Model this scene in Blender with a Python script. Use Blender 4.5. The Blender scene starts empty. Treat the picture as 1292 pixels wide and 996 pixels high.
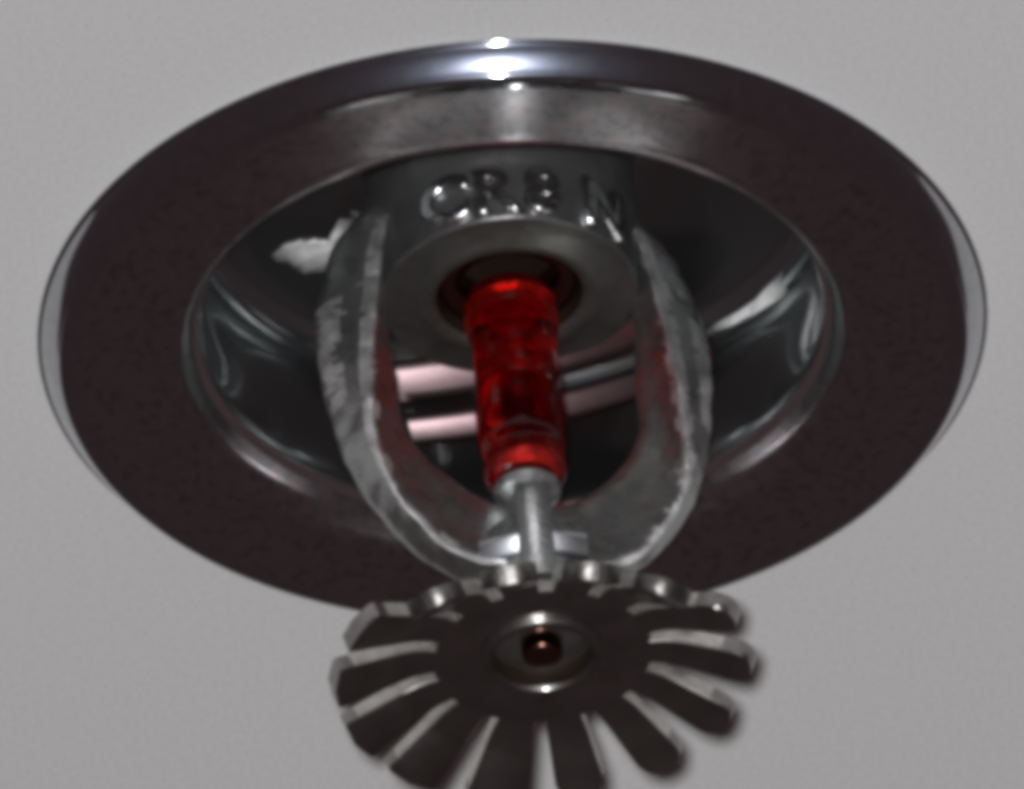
import bpy, bmesh, math, random
from mathutils import Vector, Matrix, noise

random.seed(7)
R = math.radians
S = 0.001                                   # shapes are written in millimetres
SC = bpy.context.scene
COL = SC.collection
CEIL_Z = 2.4

# ------------------------------------------------------------------ camera
EL = R(37.1)                                # the camera looks up at the ceiling
ROLL = R(2.5)
DIST = 2.0
fwd = Vector((0, math.cos(EL), math.sin(EL)))
up0 = Vector((0, -math.sin(EL), math.cos(EL)))
rt0 = Vector((1, 0, 0))
rt = rt0 * math.cos(ROLL) - up0 * math.sin(ROLL)
up = up0 * math.cos(ROLL) + rt0 * math.sin(ROLL)
cam_data = bpy.data.cameras.new('camera')
cam = bpy.data.objects.new('camera', cam_data)
COL.objects.link(cam)
ring_centre = Vector((0, 0, CEIL_Z))
cam_pos = ring_centre - fwd * DIST
m = Matrix((rt, up, -fwd)).transposed().to_4x4()
m.translation = cam_pos
cam.matrix_world = m
cam_data.sensor_width = 36
cam_data.lens = 36 * DIST * 1000 / (1292 / 15.74)
cam_data.shift_y = -83 / 1292
cam_data.shift_x = -0.6 / 1292
cam_data.clip_start = 0.05
cam_data.clip_end = 50
SC.camera = cam

# ------------------------------------------------------------------ world and lamps
world = bpy.data.worlds.new('World')
SC.world = world
world.use_nodes = True
bg = world.node_tree.nodes['Background']
bg.inputs['Color'].default_value = (0.040, 0.027, 0.028, 1)
bg.inputs['Strength'].default_value = 1.0

fl = bpy.data.lights.new('camera_flash', 'AREA')      # the flash beside the lens
fl.shape = 'DISK'
fl.size = 0.05
fl.energy = 32.5
fl.color = (0.97, 0.97, 1.0)
flash = bpy.data.objects.new('camera_flash', fl)
COL.objects.link(flash)
fpos = cam_pos - rt * 0.024 + up * 0.025
mm = Matrix((rt, up, -(ring_centre - fpos).normalized())).transposed().to_4x4()
mm.translation = fpos
flash.matrix_world = mm

SC.view_settings.view_transform = 'Standard'
SC.view_settings.look = 'None'
SC.view_settings.exposure = 0
SC.view_settings.gamma = 1
SC.render.engine = 'CYCLES'
SC.cycles.max_bounces = 16
SC.cycles.transmission_bounces = 12
SC.cycles.filter_width = 6.8                # the photograph is soft
SC.cycles.use_denoising = True
SC.cycles.sample_clamp_indirect = 4.0

# ------------------------------------------------------------------ materials
def mat(name, col, rough=0.3, metal=0.0, tone=None, bump=None, rough_var=None, **kw):
    """tone=(scale, amount), bump=(scale, distance in metres, strength), rough_var=(scale, amount)"""
    mt = bpy.data.materials.new(name)
    mt.use_nodes = True
    nt = mt.node_tree
    b = nt.nodes['Principled BSDF']
    b.inputs['Base Color'].default_value = (*col, 1)
    b.inputs['Roughness'].default_value = rough
    b.inputs['Metallic'].default_value = metal
    for k, v in kw.items():
        b.inputs[k.replace('_', ' ')].default_value = v
    tc = nt.nodes.new('ShaderNodeTexCoord')

    def tex(scale, detail=3):
        n = nt.nodes.new('ShaderNodeTexNoise')
        n.inputs['Scale'].default_value = scale
        n.inputs['Detail'].default_value = detail
        nt.links.new(tc.outputs['Object'], n.inputs['Vector'])
        return n
    if tone:
        n = tex(tone[0], 4)
        r = nt.nodes.new('ShaderNodeMapRange')
        r.inputs['From Min'].default_value = 0.25
        r.inputs['From Max'].default_value = 0.75
        r.inputs['To Min'].default_value = 1 - tone[1]
        r.inputs['To Max'].default_value = 1 + tone[1]
        nt.links.new(n.outputs['Fac'], r.inputs['Value'])
        mx = nt.nodes.new('ShaderNodeMix')
        mx.data_type = 'RGBA'
        mx.blend_type = 'MULTIPLY'
        mx.inputs['Factor'].default_value = 1
        mx.inputs['A'].default_value = (*col, 1)
        nt.links.new(r.outputs['Result'], mx.inputs['B'])
        nt.links.new(mx.outputs['Result'], b.inputs['Base Color'])
    if rough_var:
        n = tex(rough_var[0], 4)
        r = nt.nodes.new('ShaderNodeMapRange')
        r.inputs['From Min'].default_value = 0.3
        r.inputs['From Max'].default_value = 0.7
        r.inputs['To Min'].default_value = max(0.0, rough - rough_var[1])
        r.inputs['To Max'].default_value = rough + rough_var[1]
        nt.links.new(n.outputs['Fac'], r.inputs['Value'])
        nt.links.new(r.outputs['Result'], b.inputs['Roughness'])
    if bump:
        n = tex(bump[0], 3)
        bp = nt.nodes.new('ShaderNodeBump')
        bp.inputs['Distance'].default_value = bump[1]
        bp.inputs['Strength'].default_value = bump[2]
        nt.links.new(n.outputs['Fac'], bp.inputs['Height'])
        nt.links.new(bp.outputs['Normal'], b.inputs['Normal'])
    return mt

M_CEIL = mat('ceiling_paint', (0.71, 0.71, 0.69), 0.85, tone=(2600, 0.12), bump=(1800, 0.00006, 0.3))
M_CHROME = mat('chrome', (0.57, 0.58, 0.60), 0.05, 1.0, bump=(60, 0.0002, 0.06), rough_var=(90, 0.02))
def worn(mt, col, rough, share, mottle=None):
    """worn plating: adds a wide soft lobe beside the mirror lobe; mottle=(scale, amount) blotches its tarnish"""
    nt = mt.node_tree
    b1 = nt.nodes['Principled BSDF']
    b2 = nt.nodes.new('ShaderNodeBsdfPrincipled')
    b2.inputs['Base Color'].default_value = (*col, 1)
    b2.inputs['Metallic'].default_value = 1
    b2.inputs['Roughness'].default_value = rough
    mxs = nt.nodes.new('ShaderNodeMixShader')
    mxs.inputs[0].default_value = share
    nt.links.new(b1.outputs[0], mxs.inputs[1])
    nt.links.new(b2.outputs[0], mxs.inputs[2])
    nt.links.new(mxs.outputs[0], nt.nodes['Material Output'].inputs['Surface'])
    if b1.inputs['Normal'].links:
        nt.links.new(b1.inputs['Normal'].links[0].from_socket, b2.inputs['Normal'])
    if mottle:
        tc = nt.nodes.new('ShaderNodeTexCoord')
        n = nt.nodes.new('ShaderNodeTexNoise')
        n.inputs['Scale'].default_value = mottle[0]
        n.inputs['Detail'].default_value = 3
        nt.links.new(tc.outputs['Object'], n.inputs['Vector'])
        ramp = nt.nodes.new('ShaderNodeValToRGB')
        ramp.color_ramp.elements[0].position = 0.36
        ramp.color_ramp.elements[0].color = (0.62, 0.60, 0.62, 1)
        ramp.color_ramp.elements[1].position = 0.64
        ramp.color_ramp.elements[1].color = (1.0, 0.82, 0.82, 1)
        e = ramp.color_ramp.elements.new(0.5)
        e.color = (0.86, 0.88, 0.86, 1)
        nt.links.new(n.outputs['Fac'], ramp.inputs['Fac'])
        for b in (b1, b2):
            mx = nt.nodes.new('ShaderNodeMix')
            mx.data_type = 'RGBA'
            mx.blend_type = 'MULTIPLY'
            mx.inputs['Factor'].default_value = mottle[1]
            mx.inputs['A'].default_value = b.inputs['Base Color'].default_value
            nt.links.new(ramp.outputs['Color'], mx.inputs['B'])
            nt.links.new(mx.outputs['Result'], b.inputs['Base Color'])
worn(M_CHROME, (0.38, 0.44, 0.56), 0.26, 0.13, (1100, 0.4))
M_FACE = mat('brushed_chrome', (0.64, 0.63, 0.64), 0.19, 1.0, bump=(60, 0.0002, 0.06), rough_var=(300, 0.03))
worn(M_FACE, (0.46, 0.46, 0.47), 0.34, 0.25, (1250, 0.95))
M_CUP = mat('cup_chrome', (0.46, 0.47, 0.47), 0.06, 1.0, bump=(90, 0.0002, 0.12))
worn(M_CUP, (0.46, 0.49, 0.49), 0.34, 0.32)
M_CAST = mat('cast_chrome', (0.42, 0.435, 0.43), 0.30, 1.0, tone=(900, 0.15), bump=(1500, 0.00015, 0.35), rough_var=(500, 0.10))
worn(M_CAST, (0.55, 0.56, 0.555), 0.48, 0.36)
M_EDGE = mat('ridge_highlight', (0.93, 0.93, 0.92), 0.46, 1.0, tone=(500, 0.25), bump=(900, 0.0003, 0.7), rough_var=(600, 0.10))  # pale strips: highlights along the arm ridges put into the colour
M_TIP = mat('dull_tine_tip', (0.17, 0.165, 0.155), 0.42, 1.0, tone=(600, 0.3), bump=(900, 0.0003, 0.5))
M_SHEAR = mat('sheared_edge', (0.68, 0.665, 0.63), 0.46, 1.0, tone=(600, 0.25), bump=(900, 0.0003, 0.5))
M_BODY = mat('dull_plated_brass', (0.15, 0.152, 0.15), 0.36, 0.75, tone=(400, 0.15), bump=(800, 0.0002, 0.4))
M_PLATE = mat('grey_cast_face', (0.105, 0.102, 0.092), 0.44, 0.7, tone=(500, 0.2), bump=(900, 0.0002, 0.4))
M_LETTER = mat('raised_chrome', (0.68, 0.69, 0.69), 0.2, 1.0, bump=(900, 0.0003, 0.5))
M_DEFL = mat('deflector_chrome', (0.33, 0.32, 0.315), 0.18, 1.0, tone=(380, 0.4), bump=(500, 0.0002, 0.3), rough_var=(250, 0.08))
worn(M_DEFL, (0.40, 0.385, 0.355), 0.42, 0.3)
M_DARK_BORE = mat('dark_bore', (0.028, 0.018, 0.012), 0.4, 0.4, tone=(600, 0.2))  # dark bore; the hub recess's shade is put into this colour too
M_BRONZE = mat('bronze', (0.20, 0.10, 0.07), 0.2, 1.0, bump=(900, 0.0002, 0.3))
def see_through(mt, share, col):
    """lets light pass straight through part of the glass, tinted"""
    nt = mt.node_tree
    t = nt.nodes.new('ShaderNodeBsdfTransparent')
    t.inputs['Color'].default_value = (*col, 1)
    mx = nt.nodes.new('ShaderNodeMixShader')
    mx.inputs[0].default_value = share
    nt.links.new(nt.nodes['Principled BSDF'].outputs[0], mx.inputs[1])
    nt.links.new(t.outputs[0], mx.inputs[2])
    nt.links.new(mx.outputs[0], nt.nodes['Material Output'].inputs['Surface'])

M_GLASS = mat('red_glass', (1.0, 0.07, 0.06), 0.01, 0.0, Transmission_Weight=1.0, IOR=1.5)
see_through(M_GLASS, 0.4, (0.94, 0.08, 0.05))
M_LIQUID = mat('red_liquid', (0.95, 0.05, 0.05), 0.0, 0.0, Transmission_Weight=1.0, IOR=0.90)
see_through(M_LIQUID, 0.6, (0.95, 0.10, 0.09))
M_BUBBLE = mat('air_in_liquid', (1.0, 0.9, 0.9), 0.0, 0.0, Transmission_Weight=1.0, IOR=0.74)
see_through(M_BUBBLE, 0.4, (1.0, 0.9, 0.9))
M_COLLAR = mat('turned_collar', (0.52, 0.54, 0.57), 0.30, 1.0, tone=(500, 0.2))
M_ADDED_REFLECTOR = mat('added_bulb_reflector', (0.9, 0.88, 0.86), 0.36, 1.0, tone=(600, 0.4), bump=(700, 0.0005, 0.8))  # bright metal of the reflectors added inside the bulb
M_CUP_SHINE = mat('painted_reflection', (0.68, 0.68, 0.67), 0.6, tone=(900, 0.25), bump=(900, 0.0003, 0.5))  # pale patches: reflections in the cup put into colour and shape

nt = M_CUP_SHINE.node_tree                        # the painted reflection fades out towards its edge
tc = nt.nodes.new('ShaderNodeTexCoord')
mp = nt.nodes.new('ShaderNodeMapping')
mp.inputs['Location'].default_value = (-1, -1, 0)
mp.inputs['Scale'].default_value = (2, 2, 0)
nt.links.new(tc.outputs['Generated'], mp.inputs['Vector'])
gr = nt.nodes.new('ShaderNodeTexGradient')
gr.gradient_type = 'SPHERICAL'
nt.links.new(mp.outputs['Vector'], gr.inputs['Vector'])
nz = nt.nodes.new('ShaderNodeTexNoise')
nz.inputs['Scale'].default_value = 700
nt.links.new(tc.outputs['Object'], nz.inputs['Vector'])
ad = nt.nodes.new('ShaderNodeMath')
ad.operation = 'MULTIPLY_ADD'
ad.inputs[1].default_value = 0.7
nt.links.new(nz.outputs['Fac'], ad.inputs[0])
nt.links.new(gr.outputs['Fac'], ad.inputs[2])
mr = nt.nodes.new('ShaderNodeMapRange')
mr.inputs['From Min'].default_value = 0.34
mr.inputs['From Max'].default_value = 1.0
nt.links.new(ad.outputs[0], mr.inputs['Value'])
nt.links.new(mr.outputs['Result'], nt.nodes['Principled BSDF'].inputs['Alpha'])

# ------------------------------------------------------------------ mesh helpers
def link(name, bm, material, parent=None, smooth=True, angle=40):
    me = bpy.data.meshes.new(name)
    bmesh.ops.recalc_face_normals(bm, faces=bm.faces)
    if smooth:
        for f in bm.faces:
            f.smooth = True
        for e in bm.edges:
            if len(e.link_faces) == 2 and e.calc_face_angle(0) > R(angle):
                e.smooth = False
    bm.to_mesh(me)
    bm.free()
    me.materials.append(material)
    o = bpy.data.objects.new(name, me)
    COL.objects.link(o)
    if parent:
        o.parent = parent
    return o

def spline(pts, n=6):
    """Catmull-Rom through tuples of any length"""
    out = []
    P = [pts[0]] + list(pts) + [pts[-1]]
    for i in range(1, len(P) - 2):
        a, b, c, d = P[i - 1], P[i], P[i + 1], P[i + 2]
        for k in range(n):
            t = k / n
            out.append(tuple(0.5 * (2 * q + (r - p) * t + (2 * p - 5 * q + 4 * r - s) * t * t
                                    + (3 * q - p - 3 * r + s) * t ** 3) for p, q, r, s in zip(a, b, c, d)))
    out.append(tuple(pts[-1]))
    return out

def lathe(prof, seg=128, closed=False):
    """prof: (radius, depth below the ceiling) in mm"""
    bm = bmesh.new()
    rings = []
    for r, d in prof:
        if r < 1e-6:
            rings.append([bm.verts.new((0, 0, -d * S))])
        else:
            rings.append([bm.verts.new((r * S * math.cos(2 * math.pi * k / seg), r * S * math.sin(2 * math.pi * k / seg), -d * S)) for k in range(seg)])
    pairs = list(zip(rings, rings[1:])) + ([(rings[-1], rings[0])] if closed else [])
    for a, b in pairs:
        for k in range(seg):
            j = (k + 1) % seg
            if len(a) == 1 and len(b) == 1:
                continue
            if len(a) == 1:
                bm.faces.new((a[0], b[k], b[j]))
            elif len(b) == 1:
                bm.faces.new((a[k], a[j], b[0]))
            else:
                bm.faces.new((a[k], a[j], b[j], b[k]))
    return bm

def sweep(path, seg=24, expo=1.7, caps=True):
    """path: (x, d, width, thickness) in mm in the XZ plane; section is a soft diamond"""
    bm = bmesh.new()
    rings = []
    for i, (x, d, w, t) in enumerate(path):
        a = path[max(0, i - 1)]
        b = path[min(len(path) - 1, i + 1)]
        tx, tz = b[0] - a[0], -(b[1] - a[1])
        L = math.hypot(tx, tz)
        nx, nz = -tz / L, tx / L
        ring = []
        for k in range(seg):
            th = 2 * math.pi * k / seg
            c, s = math.cos(th), math.sin(th)
            u = math.copysign(abs(c) ** (2 / expo), c) * w / 2
            v = math.copysign(abs(s) ** (2 / expo), s) * t / 2
            ring.append(bm.verts.new(((x + nx * u) * S, v * S, (-d + nz * u) * S)))
        rings.append(ring)
    for a, b in zip(rings, rings[1:]):
        for k in range(seg):
            j = (k + 1) % seg
            bm.faces.new((a[k], a[j], b[j], b[k]))
    if caps:
        bm.faces.new(rings[0])
        bm.faces.new(rings[-1])
    return bm

def root(name, label, cat, loc):
    o = bpy.data.objects.new(name, None)
    o.empty_display_size = 0.01
    COL.objects.link(o)
    o.location = loc
    o['label'] = label
    o['category'] = cat
    return o

# ------------------------------------------------------------------ ceiling
bm = bmesh.new()
seg = 128
radii = [33, 60, 120, 300, 900, 3000]
rings = [[bm.verts.new((r * S * math.cos(2 * math.pi * k / seg), r * S * math.sin(2 * math.pi * k / seg), 0)) for k in range(seg)] for r in radii]
for a, b in zip(rings, rings[1:]):
    for k in range(seg):
        j = (k + 1) % seg
        bm.faces.new((a[k], b[k], b[j], a[j]))
ceiling = link('ceiling', bm, M_CEIL)
ceiling.location = ring_centre
ceiling['kind'] = 'structure'
ceiling['label'] = 'pale grey painted ceiling'

# ------------------------------------------------------------------ escutcheon
esc = root('escutcheon', 'round polished chrome trim ring with deep cup, set against the pale ceiling', 'trim ring', ring_centre)
flange = [(37.2, 0.0), (37.95, 0.0), (38.10, 0.1), (38.12, 0.24), (38.02, 0.36), (37.86, 0.38), (37.79, 0.45)]
cone = spline([(37.79, 0.45), (37.46, 1.03), (37.09, 1.58), (36.70, 2.09), (36.40, 2.42)], 5)
edge = spline([(36.45, 2.42), (36.15, 2.56), (35.7, 2.63), (34.9, 2.645)], 3)
face = [(33, 2.645), (31, 2.63), (29.2, 2.60)]
lip = spline([(28.6, 2.59), (28.0, 2.60), (27.4, 2.45), (26.75, 2.0), (26.2, 1.2), (25.85, 0.4), (25.65, -0.1)], 5)
link('trim_rim', lathe(flange + cone[1:] + edge[1:], 192), M_CHROME, esc, angle=60)
link('trim_face', lathe([edge[-1]] + face + lip, 192), M_FACE, esc, angle=60)
cup = spline([(25.1, -0.6), (24.9, -1.5), (25.2, -4), (25.9, -8), (26.5, -12), (26.6, -13.6), (25.6, -15.2), (23.2, -16.1), (16, -16.3), (9, -16.3)], 8)
link('recess_cup', lathe(cup, 192), M_CUP, esc, angle=60)

random.seed(3)
def reflection_patch(outline, thick, at, rag=0.24):
    """a thin ragged pale patch, a reflection built as a shape; outline in mm, at(x, y, h) puts a point on the cup at height h over its surface"""
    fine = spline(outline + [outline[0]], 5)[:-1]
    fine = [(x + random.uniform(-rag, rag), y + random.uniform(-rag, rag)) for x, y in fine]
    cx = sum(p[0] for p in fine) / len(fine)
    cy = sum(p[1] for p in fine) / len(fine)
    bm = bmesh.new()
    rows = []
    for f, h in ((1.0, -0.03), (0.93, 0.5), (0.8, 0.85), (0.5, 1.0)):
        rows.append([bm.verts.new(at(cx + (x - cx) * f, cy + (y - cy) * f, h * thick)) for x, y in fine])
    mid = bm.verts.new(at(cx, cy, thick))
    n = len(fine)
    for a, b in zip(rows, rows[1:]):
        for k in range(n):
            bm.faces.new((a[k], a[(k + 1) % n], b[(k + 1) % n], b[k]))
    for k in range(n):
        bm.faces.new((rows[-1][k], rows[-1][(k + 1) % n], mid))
    return link('cup_reflection', bm, M_CUP_SHINE, esc, angle=80)
def on_roof(x, y, h):
    r = math.hypot(x, y)
    d = -16.3 if r < 16 else -16.3 + 0.2 * (r - 16) / 7.2
    return (x * S, y * S, (-d - h - 0.02) * S)
def on_corner(az, t, h):
    """az in degrees, t along the cup's profile"""
    t = max(0.0, min(1.0, t)) * (len(cup) - 1)
    k = min(len(cup) - 2, int(t))
    r = cup[k][0] + (cup[k + 1][0] - cup[k][0]) * (t - k) - h - 0.03
    d = cup[k][1] + (cup[k + 1][1] - cup[k][1]) * (t - k) + h * 0.5
    return (r * S * math.cos(R(az)), r * S * math.sin(R(az)), -d * S)
reflection_patch([(-19.2, 10.2), (-17.6, 8.6), (-15.8, 8.5), (-13.7, 9.0), (-13.6, 7.6), (-13.3, 5.2), (-11.4, 5.4), (-11.8, 9.0), (-13.4, 10.8), (-14.4, 12.3), (-16.6, 12.7), (-18.0, 11.6)], 0.14, on_roof)
reflection_patch([(27, 55), (33, 54), (42, 57.5), (52, 60.5), (56, 62), (50, 63.5), (42, 63), (34, 64), (27, 63)], 0.10, lambda x, y, h: on_corner(x, y / 100, h), 0.35)

# ------------------------------------------------------------------ sprinkler head
spr = root('fire_sprinkler', 'pendent fire sprinkler with red glass bulb, cast frame arms and slotted deflector', 'fire sprinkler', ring_centre)
TILT = R(2.2)
spr.rotation_euler = (Matrix.Rotation(-TILT, 3, 'Y') @ Matrix.Rotation(R(12.5), 3, 'Z')).to_euler()

# body boss in the recess: side wall with the raised letters, flat underside
BR = 10.4
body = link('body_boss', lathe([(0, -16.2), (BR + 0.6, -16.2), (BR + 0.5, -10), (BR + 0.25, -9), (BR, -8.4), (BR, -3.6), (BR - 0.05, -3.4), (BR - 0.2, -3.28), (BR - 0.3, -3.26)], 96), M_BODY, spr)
link('orifice_plate', lathe([(BR - 0.3, -3.26), (7.6, -3.2), (7.3, -3.0), (6.7, -2.85), (6.2, -2.95), (5.9, -3.3)], 96), M_PLATE, spr)
link('orifice_bore', lathe([(5.9, -3.3), (5.75, -4.2), (5.7, -7.5), (0, -7.6)], 96), M_DARK_BORE, spr)
for ch, ang, sz in (('C', -39, 4.2), ('R', -17, 4.1), ('8', 4, 4.1), ('N', 36, 4.3)):
    fc = bpy.data.curves.new('raised_letter', 'FONT')
    fc.body = ch
    fc.size = sz * 1.36
    fc.extrude = 0.35
    fc.bevel_depth = 0.28
    fc.offset = 0.06
    fc.bevel_resolution = 2
    fc.align_x = 'CENTER'
    tmp = bpy.data.objects.new('tmp', fc)
    COL.objects.link(tmp)
    bpy.context.view_layer.update()
    me = bpy.data.meshes.new_from_object(tmp.evaluated_get(bpy.context.evaluated_depsgraph_get()))
    COL.objects.unlink(tmp)
    bpy.data.objects.remove(tmp)
    bpy.data.curves.remove(fc)
    me.name = 'raised_letter'
    a0 = R(ang)
    for v in me.vertices:
        x, y, z = v.co
        a = a0 + x / BR
        rr = BR + 0.15 + z
        v.co = (rr * math.sin(a) * S, -rr * math.cos(a) * S, (3.7 + 0.25 + y) * S)
    me.materials.clear()
    me.materials.append(M_LETTER)
    for p in me.polygons:
        p.use_smooth = True
    o = bpy.data.objects.new('raised_letter', me)
    COL.objects.link(o)
    o.parent = body

# two machined ridges across the back of the boss
def ridge(y, d, w, h, half, tilt):
    bm = bmesh.new()
    n = 24
    prof = [(-w / 2, -1.5), (-w / 2, 0), (-w / 2 + .12, .12), (-w / 4, .19), (0, .22), (w / 4, .19), (w / 2 - .12, .12), (w / 2, 0), (w / 2, -1.5)]
    rows = []
    ct, st = math.cos(tilt), math.sin(tilt)
    for k in range(n + 1):
        x = -half + 2 * half * k / n
        bow = 0.011 * x * x
        row = []
        for a, b in prof:
            yy = a * ct + b * st * -1
            dd = b * ct + a * st
            row.append(bm.verts.new((x * S, (y + yy - bow) * S, -(d + dd) * S)))
        rows.append(row)
    for a, b in zip(rows, rows[1:]):
        for i in range(len(prof)):
            j = (i + 1) % len(prof)
            bm.faces.new((a[i], a[j], b[j], b[i]))
    bm.faces.new(rows[0])
    bm.faces.new(rows[-1])
    return bm
M_RIDGE = mat('machined_chrome', (0.095, 0.068, 0.07), 0.36, 1.0, bump=(500, 0.0001, 0.2))
for yy, dd, ww in ((9.3, -3.6, 3.3), (15.3, -3.0, 2.5)):
    o = link('wrench_ridge', ridge(yy, dd, ww, 1, 12.8, R(48)), M_RIDGE, spr)
    o.rotation_euler.z = R(-29)

# frame arms
# (distance from the axis, depth) of the outer edge, the front ridge and the inner edge, station by station
OUTER = [(10.6, -16.1), (11.4, -11.6), (14.1, -7.4), (15.8, -1.2), (16.1, 3.2), (15.6, 8.8), (14.5, 14.0), (12.3, 18.9), (9.5, 22.5), (5.8, 25.2), (0.0, 26.6)]
RIDGE = [(8.6, -16.1), (9.0, -11.6), (10.4, -7.6), (11.3, -2.7), (12.2, 3.7), (12.7, 8.2), (12.8, 13.8), (11.9, 18.2), (9.9, 22.0), (6.7, 25.2), (0.0, 26.4)]
INNER = [(7.6, -16.1), (8.0, -11.8), (9.5, -9.0), (10.1, -4.5), (10.1, 0.3), (9.8, 5.2), (9.7, 9.6), (8.0, 13.1), (5.2, 15.9), (2.7, 17.4), (0.0, 18.2)]
def frame_arm(sgn):
    sec = []
    for (ox, od), (rx, rd), (ix, idd) in zip(OUTER, RIDGE, INNER):
        P = lambda a, b, t: (a[0] + (b[0] - a[0]) * t, a[1] + (b[1] - a[1]) * t)
        o, r, i = (ox, od), (rx, rd), (ix, idd)
        mo, mi, mb = P(o, r, .5), P(i, r, .5), P(o, i, .5)
        q1, q2, q3, q4 = P(r, o, .16), P(r, i, .14), P(i, r, .12), P(o, r, .2)
        sec.append([(*o, 0.2), (*q4, -0.9), (*mo, -1.75), (*q1, -2.6), (*r, -2.85), (*q2, -2.55), (*mi, -1.2), (*q3, -0.15), (*i, 0.6),
                    (*P(i, o, .1), 1.5), (*P(i, o, .35), 2.6), (*P(i, o, .65), 2.7), (*P(i, o, .92), 1.6)])
    # smooth round each section, then along the arm
    fine = []
    for ring in sec:
        n = len(ring)
        out = []
        for k in range(n):
            a, b, c, d = ring[k - 1], ring[k], ring[(k + 1) % n], ring[(k + 2) % n]
            for t in (0, 1 / 3, 2 / 3):
                out.append(tuple(0.5 * (2 * q + (v - p) * t + (2 * p - 5 * q + 4 * v - w) * t * t + (3 * q - p - 3 * v + w) * t ** 3) for p, q, v, w in zip(a, b, c, d)))
        fine.append(out)
    cols = [spline([ring[k] for ring in fine], 12) for k in range(len(fine[0]))]
    bm = bmesh.new()
    rows = []
    for i in range(len(cols[0])):
        row = []
        for c in cols:
            p = Vector((sgn * c[i][0], c[i][2], -c[i][1]))
            p += 0.16 * noise.noise_vector(p * 0.5) + 0.05 * noise.noise_vector(p * 1.3 + Vector((7, 1, 3)))   # uneven casting
            row.append(bm.verts.new(p * S))
        rows.append(row)
    for a, b in zip(rows, rows[1:]):
        for k in range(len(a)):
            j = (k + 1) % len(a)
            bm.faces.new((a[k], a[j], b[j], b[k]))
    bm.faces.new(rows[0])
    bm.faces.new(rows[-1])
    o = link('frame_arm', bm, M_CAST, spr, angle=75)
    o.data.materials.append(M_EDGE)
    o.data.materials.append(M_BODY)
    n = len(cols)
    for i in range(len(rows) - 1):
        for k in range(n):
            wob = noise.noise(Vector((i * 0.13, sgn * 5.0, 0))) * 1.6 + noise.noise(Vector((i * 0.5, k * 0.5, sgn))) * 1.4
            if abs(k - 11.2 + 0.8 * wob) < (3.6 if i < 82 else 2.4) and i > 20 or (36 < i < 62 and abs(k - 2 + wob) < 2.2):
                o.data.polygons[i * n + k].material_index = 1  # painted highlight on the ridge and part of the outer edge
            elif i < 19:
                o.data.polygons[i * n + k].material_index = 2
    return o
for sgn in (1, -1):
    frame_arm(sgn)

# apex: knuckle with a skirt, the screw column that carries the bulb
link('apex_knuckle', lathe([(0, 21.0), (3.5, 21.1), (3.9, 21.3), (4.1, 21.7), (4.1, 23.8), (4.1, 31.2), (0, 31.4)], 64), M_CAST, spr)
bm = bmesh.new()                              # the bevelled ledge across the front of the knuckle
rows = []
for k in range(17):
    x = -4.3 + 8.6 * k / 16
    bow = 0.055 * x * x
    rows.append([bm.verts.new((x * S, (y + bow) * S, -d * S)) for y, d in ((-2.5, 23.5), (-4.7, 23.7), (-5.05, 23.9), (-5.12, 24.15), (-5.0, 24.4), (-4.3, 25.33), (-4.1, 25.5), (-3.8, 25.6), (-2.5, 25.7))])
for a, b in zip(rows, rows[1:]):
    for q in range(9):
        bm.faces.new((a[q], a[(q + 1) % 9], b[(q + 1) % 9], b[q]))
bm.faces.new(rows[0])
bm.faces.new(rows[-1])
o = link('apex_ledge', bm, M_COLLAR, spr)
o.rotation_euler.z = R(-13)
link('compression_screw', lathe([(0, 15.7), (2.4, 15.8), (2.7, 16.1), (2.6, 16.8), (1.7, 17.4), (1.6, 22.0), (0, 22.2)], 48), M_CAST, spr)
for a, w in ((0, 2.9),):
    bm = sweep([(0, 19.2, w, 1.2), (0, 20.5, w, 1.7), (0, 25, w, 1.9), (0, 28.5, w, 1.9)], 20, 2.4)
    bmesh.ops.translate(bm, verts=bm.verts, vec=(0, -4.6 * S, 0))
    o = link('apex_rib', bm, M_CAST, spr)
    o.rotation_euler.z = R(a - (10 if a == 0 else 12.5))

# bulb and its seat
link('bulb_seat', lathe(spline([(5.6, -7.2), (5.6, -4.6), (5.2, -4.2), (4.5, -4.25), (3.9, -4.7), (3.8, -5.4), (3.8, -7.2)], 3), 64), M_BRONZE, spr)
link('added_top_reflector', lathe([(0, -1.9), (1.2, -1.85), (2.2, -2.1), (2.8, -1.9), (3.05, -2.2), (2.9, -2.9), (0, -3.0)], 48), M_ADDED_REFLECTOR, spr)  # reflector added inside the glass to brighten the bulb's top
bulb_prof = [(0, -3.7), (2.7, -3.5), (3.5, -2.7), (3.78, -1.4), (3.75, -0.2), (3.5, 1.2), (3.38, 2.6), (3.45, 5), (3.6, 8), (3.6, 10.4), (3.45, 11.8), (3.1, 12.7), (3.05, 13.2), (3.25, 13.8), (3.25, 14.9), (2.3, 15.6), (0, 15.7)]
bulb = link('glass_bulb', lathe(spline(bulb_prof, 5), 64), M_GLASS, spr, angle=80)

liq_prof = [(0, -1.6), (1.6, -1.5), (2.3, -1.0), (2.55, 0.4), (2.55, 6), (2.65, 9.2), (2.3, 10.8), (1.5, 11.8), (0.9, 12.4), (0, 12.6)]
liq = link('bulb_liquid', lathe(spline(liq_prof, 5), 56), M_LIQUID, bulb, angle=80)
bub = lathe(spline([(0, 2.2), (0.9, 2.4), (1.4, 3.0), (1.5, 3.8), (1.2, 4.6), (0.6, 5.1), (0, 5.2)], 5), 40)
bmesh.ops.translate(bub, verts=bub.verts, vec=(0.2 * S, -0.3 * S, 0))
link('air_bubble', bub, M_BUBBLE, bulb, angle=80)

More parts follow.
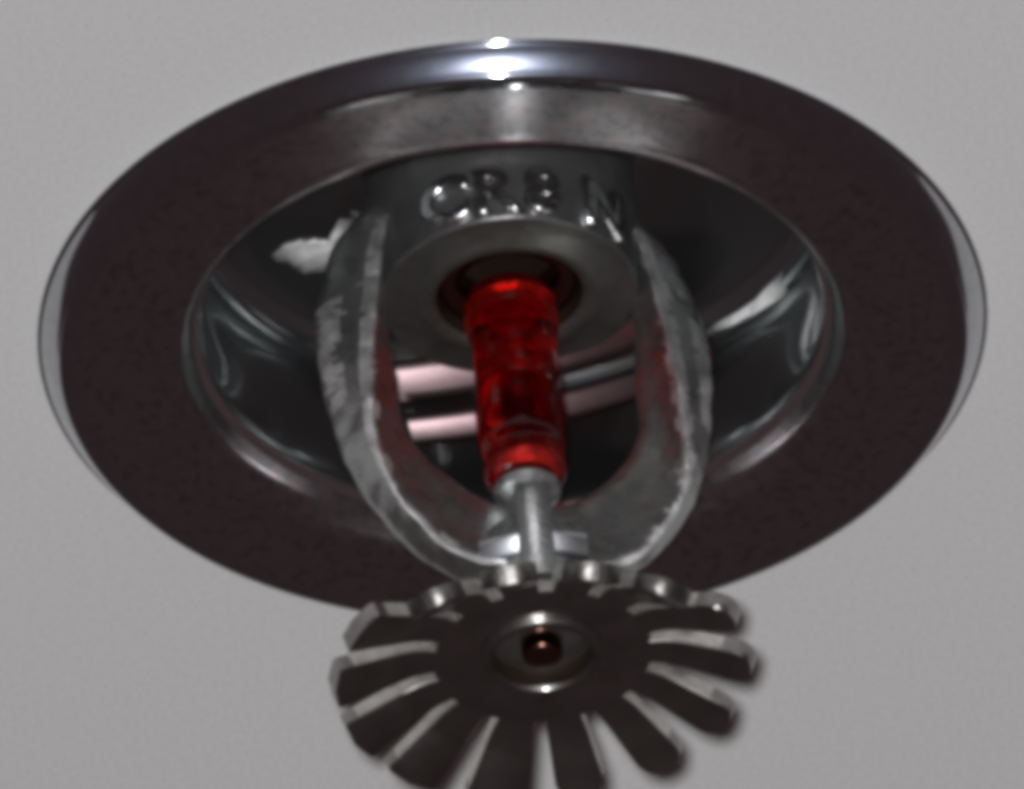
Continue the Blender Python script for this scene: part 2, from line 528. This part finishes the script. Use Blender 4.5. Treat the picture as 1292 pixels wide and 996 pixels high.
link('added_base_reflector', lathe([(0, 13.5), (2.1, 13.55), (2.5, 13.8), (2.5, 14.5), (2.3, 14.9), (0, 15.0)], 48), M_ADDED_REFLECTOR, spr)  # second added reflector, brightens the foot of the bulb

# deflector: plate, hub, fourteen tines
R_IN, R_TIP, D_PL = 8.8, 17.0, 32.2
defl = link('deflector', lathe([(4.9, D_PL - 0.6), (R_IN - .6, D_PL - 0.6), (R_IN, D_PL - 0.45), (R_IN + .05, D_PL), (R_IN - .1, D_PL + 0.55), (R_IN - .4, D_PL + 0.62), (5.4, D_PL + 0.3), (4.9, D_PL + 0.3)], 112, True), M_DEFL, spr)
link('hub_ring', lathe(spline([(4.95, D_PL - .5), (4.95, D_PL + .5), (4.8, D_PL + .75), (4.5, D_PL + .88), (4.2, D_PL + .82), (4.05, D_PL + .6), (4.0, D_PL + .52)], 4), 64), M_DEFL, defl)
link('hub_recess', lathe([(4.02, D_PL + 0.54), (3.9, D_PL - 1.2), (2.4, D_PL - 3.0), (0, D_PL - 3.2)], 48), M_DARK_BORE, defl)  # near-black colour stands for the shade in the hole
link('hub_screw', lathe(spline([(1.7, D_PL - 2.6), (1.65, D_PL + 0.1), (1.35, D_PL + 0.65), (0.7, D_PL + 0.95), (0, D_PL + 1.02)], 4), 40), M_BRONZE, defl)

def tine_mesh(w0, w1, round_tip, bend=R(20), bright_tip=False):
    """one tine pointing along +X from the plate's edge, bent downward"""
    th = 1.0
    r0, r1 = R_IN - 0.5, R_TIP
    outl = []
    L = r1 - r0
    n = 8
    if round_tip:
        rad = w1 * 0.45
        for k in range(n + 1):
            t = k / n
            x = (L - rad) * t
            outl.append((x, w0 / 2 + (w1 - w0) / 2 * t))
        for k in range(1, 9):
            a = math.pi / 2 * k / 8
            outl.append((L - rad + rad * math.sin(a), w1 / 2 * (math.cos(a) ** 0.8 if k < 8 else 0.0)))
    else:
        for k in range(n + 1):
            t = k / n
            outl.append(((L - 0.35) * t, w0 / 2 + (w1 - w0) / 2 * t))
        outl.append((L - 0.08, w1 / 2 - 0.35))
        outl.append((L + 0.25, 0))
    bm = bmesh.new()
    def pos(x, y, z):
        # bend: straight 0.6 mm, then an arc into the slope
        q = max(0.0, x - 0.6)
        a = min(bend, q / 2.2 * bend)
        if q < 2.2:
            dx, dz = q, -q * a / 2
        else:
            dx = 2.2 + (q - 2.2) * math.cos(bend)
            dz = -2.2 * bend / 2 - (q - 2.2) * math.sin(bend)
        return ((r0 + min(x, 0.6) + dx + z * math.sin(a)) * S, y * S, (-D_PL + dz + z * math.cos(a)) * S)
    cols = []
    for x, hy in outl:
        hy = max(hy, 0.02)
        cols.append([bm.verts.new(pos(x, sy * hy * f, z)) for sy, f, z in
                     ((-1, 1, 0.72), (-1, 0.94, 0.84), (1, 0.94, 0.84), (1, 1, 0.72), (1, 1, -0.5), (1, 0.94, -0.6), (-1, 0.94, -0.6), (-1, 1, -0.5))])
    for a, b in zip(cols, cols[1:]):
        for i in range(8):
            j = (i + 1) % 8
            f = bm.faces.new((a[i], a[j], b[j], b[i]))
            if i in (3, 7) and (bright_tip or cols.index(a) < n - 1):
                f.material_index = 1
    bm.faces.new(cols[0])
    bm.faces.new(cols[-1])
    return bm

YAW = 12.5
wide = link('tine', tine_mesh(2.95, 5.2, False), M_DEFL, defl)
slim = link('tine', tine_mesh(2.9, 3.9, True), M_DEFL, defl)
near = link('tine', tine_mesh(2.8, 4.6, True, bend=R(35)), M_DEFL, defl)
near.data.materials.append(M_SHEAR)
near.data.materials.append(M_TIP)
for p in near.data.polygons:
    if p.material_index == 0 and abs(p.normal.z) < 0.75 and p.center.x > (R_TIP - 3.2) * S:
        p.material_index = 2
used = {wide: False, slim: False, near: False}
wide.data.materials.append(M_SHEAR)
slim.data.materials.append(M_SHEAR)
N_T = 14
for k in range(N_T):
    img = 93 + (k + 0.5) * 360 / N_T        # world azimuth of the tine, anticlockwise seen from above
    az = (img + 360) % 360
    src = near if 215 < az < 325 else wide if 100 < az < 260 else slim
    if not used[src]:
        o = src
        used[src] = True
    else:
        o = src.copy()
        COL.objects.link(o)
        o.parent = defl
    o.rotation_euler = (0, 0, R(az - YAW + random.uniform(-0.8, 0.8)))
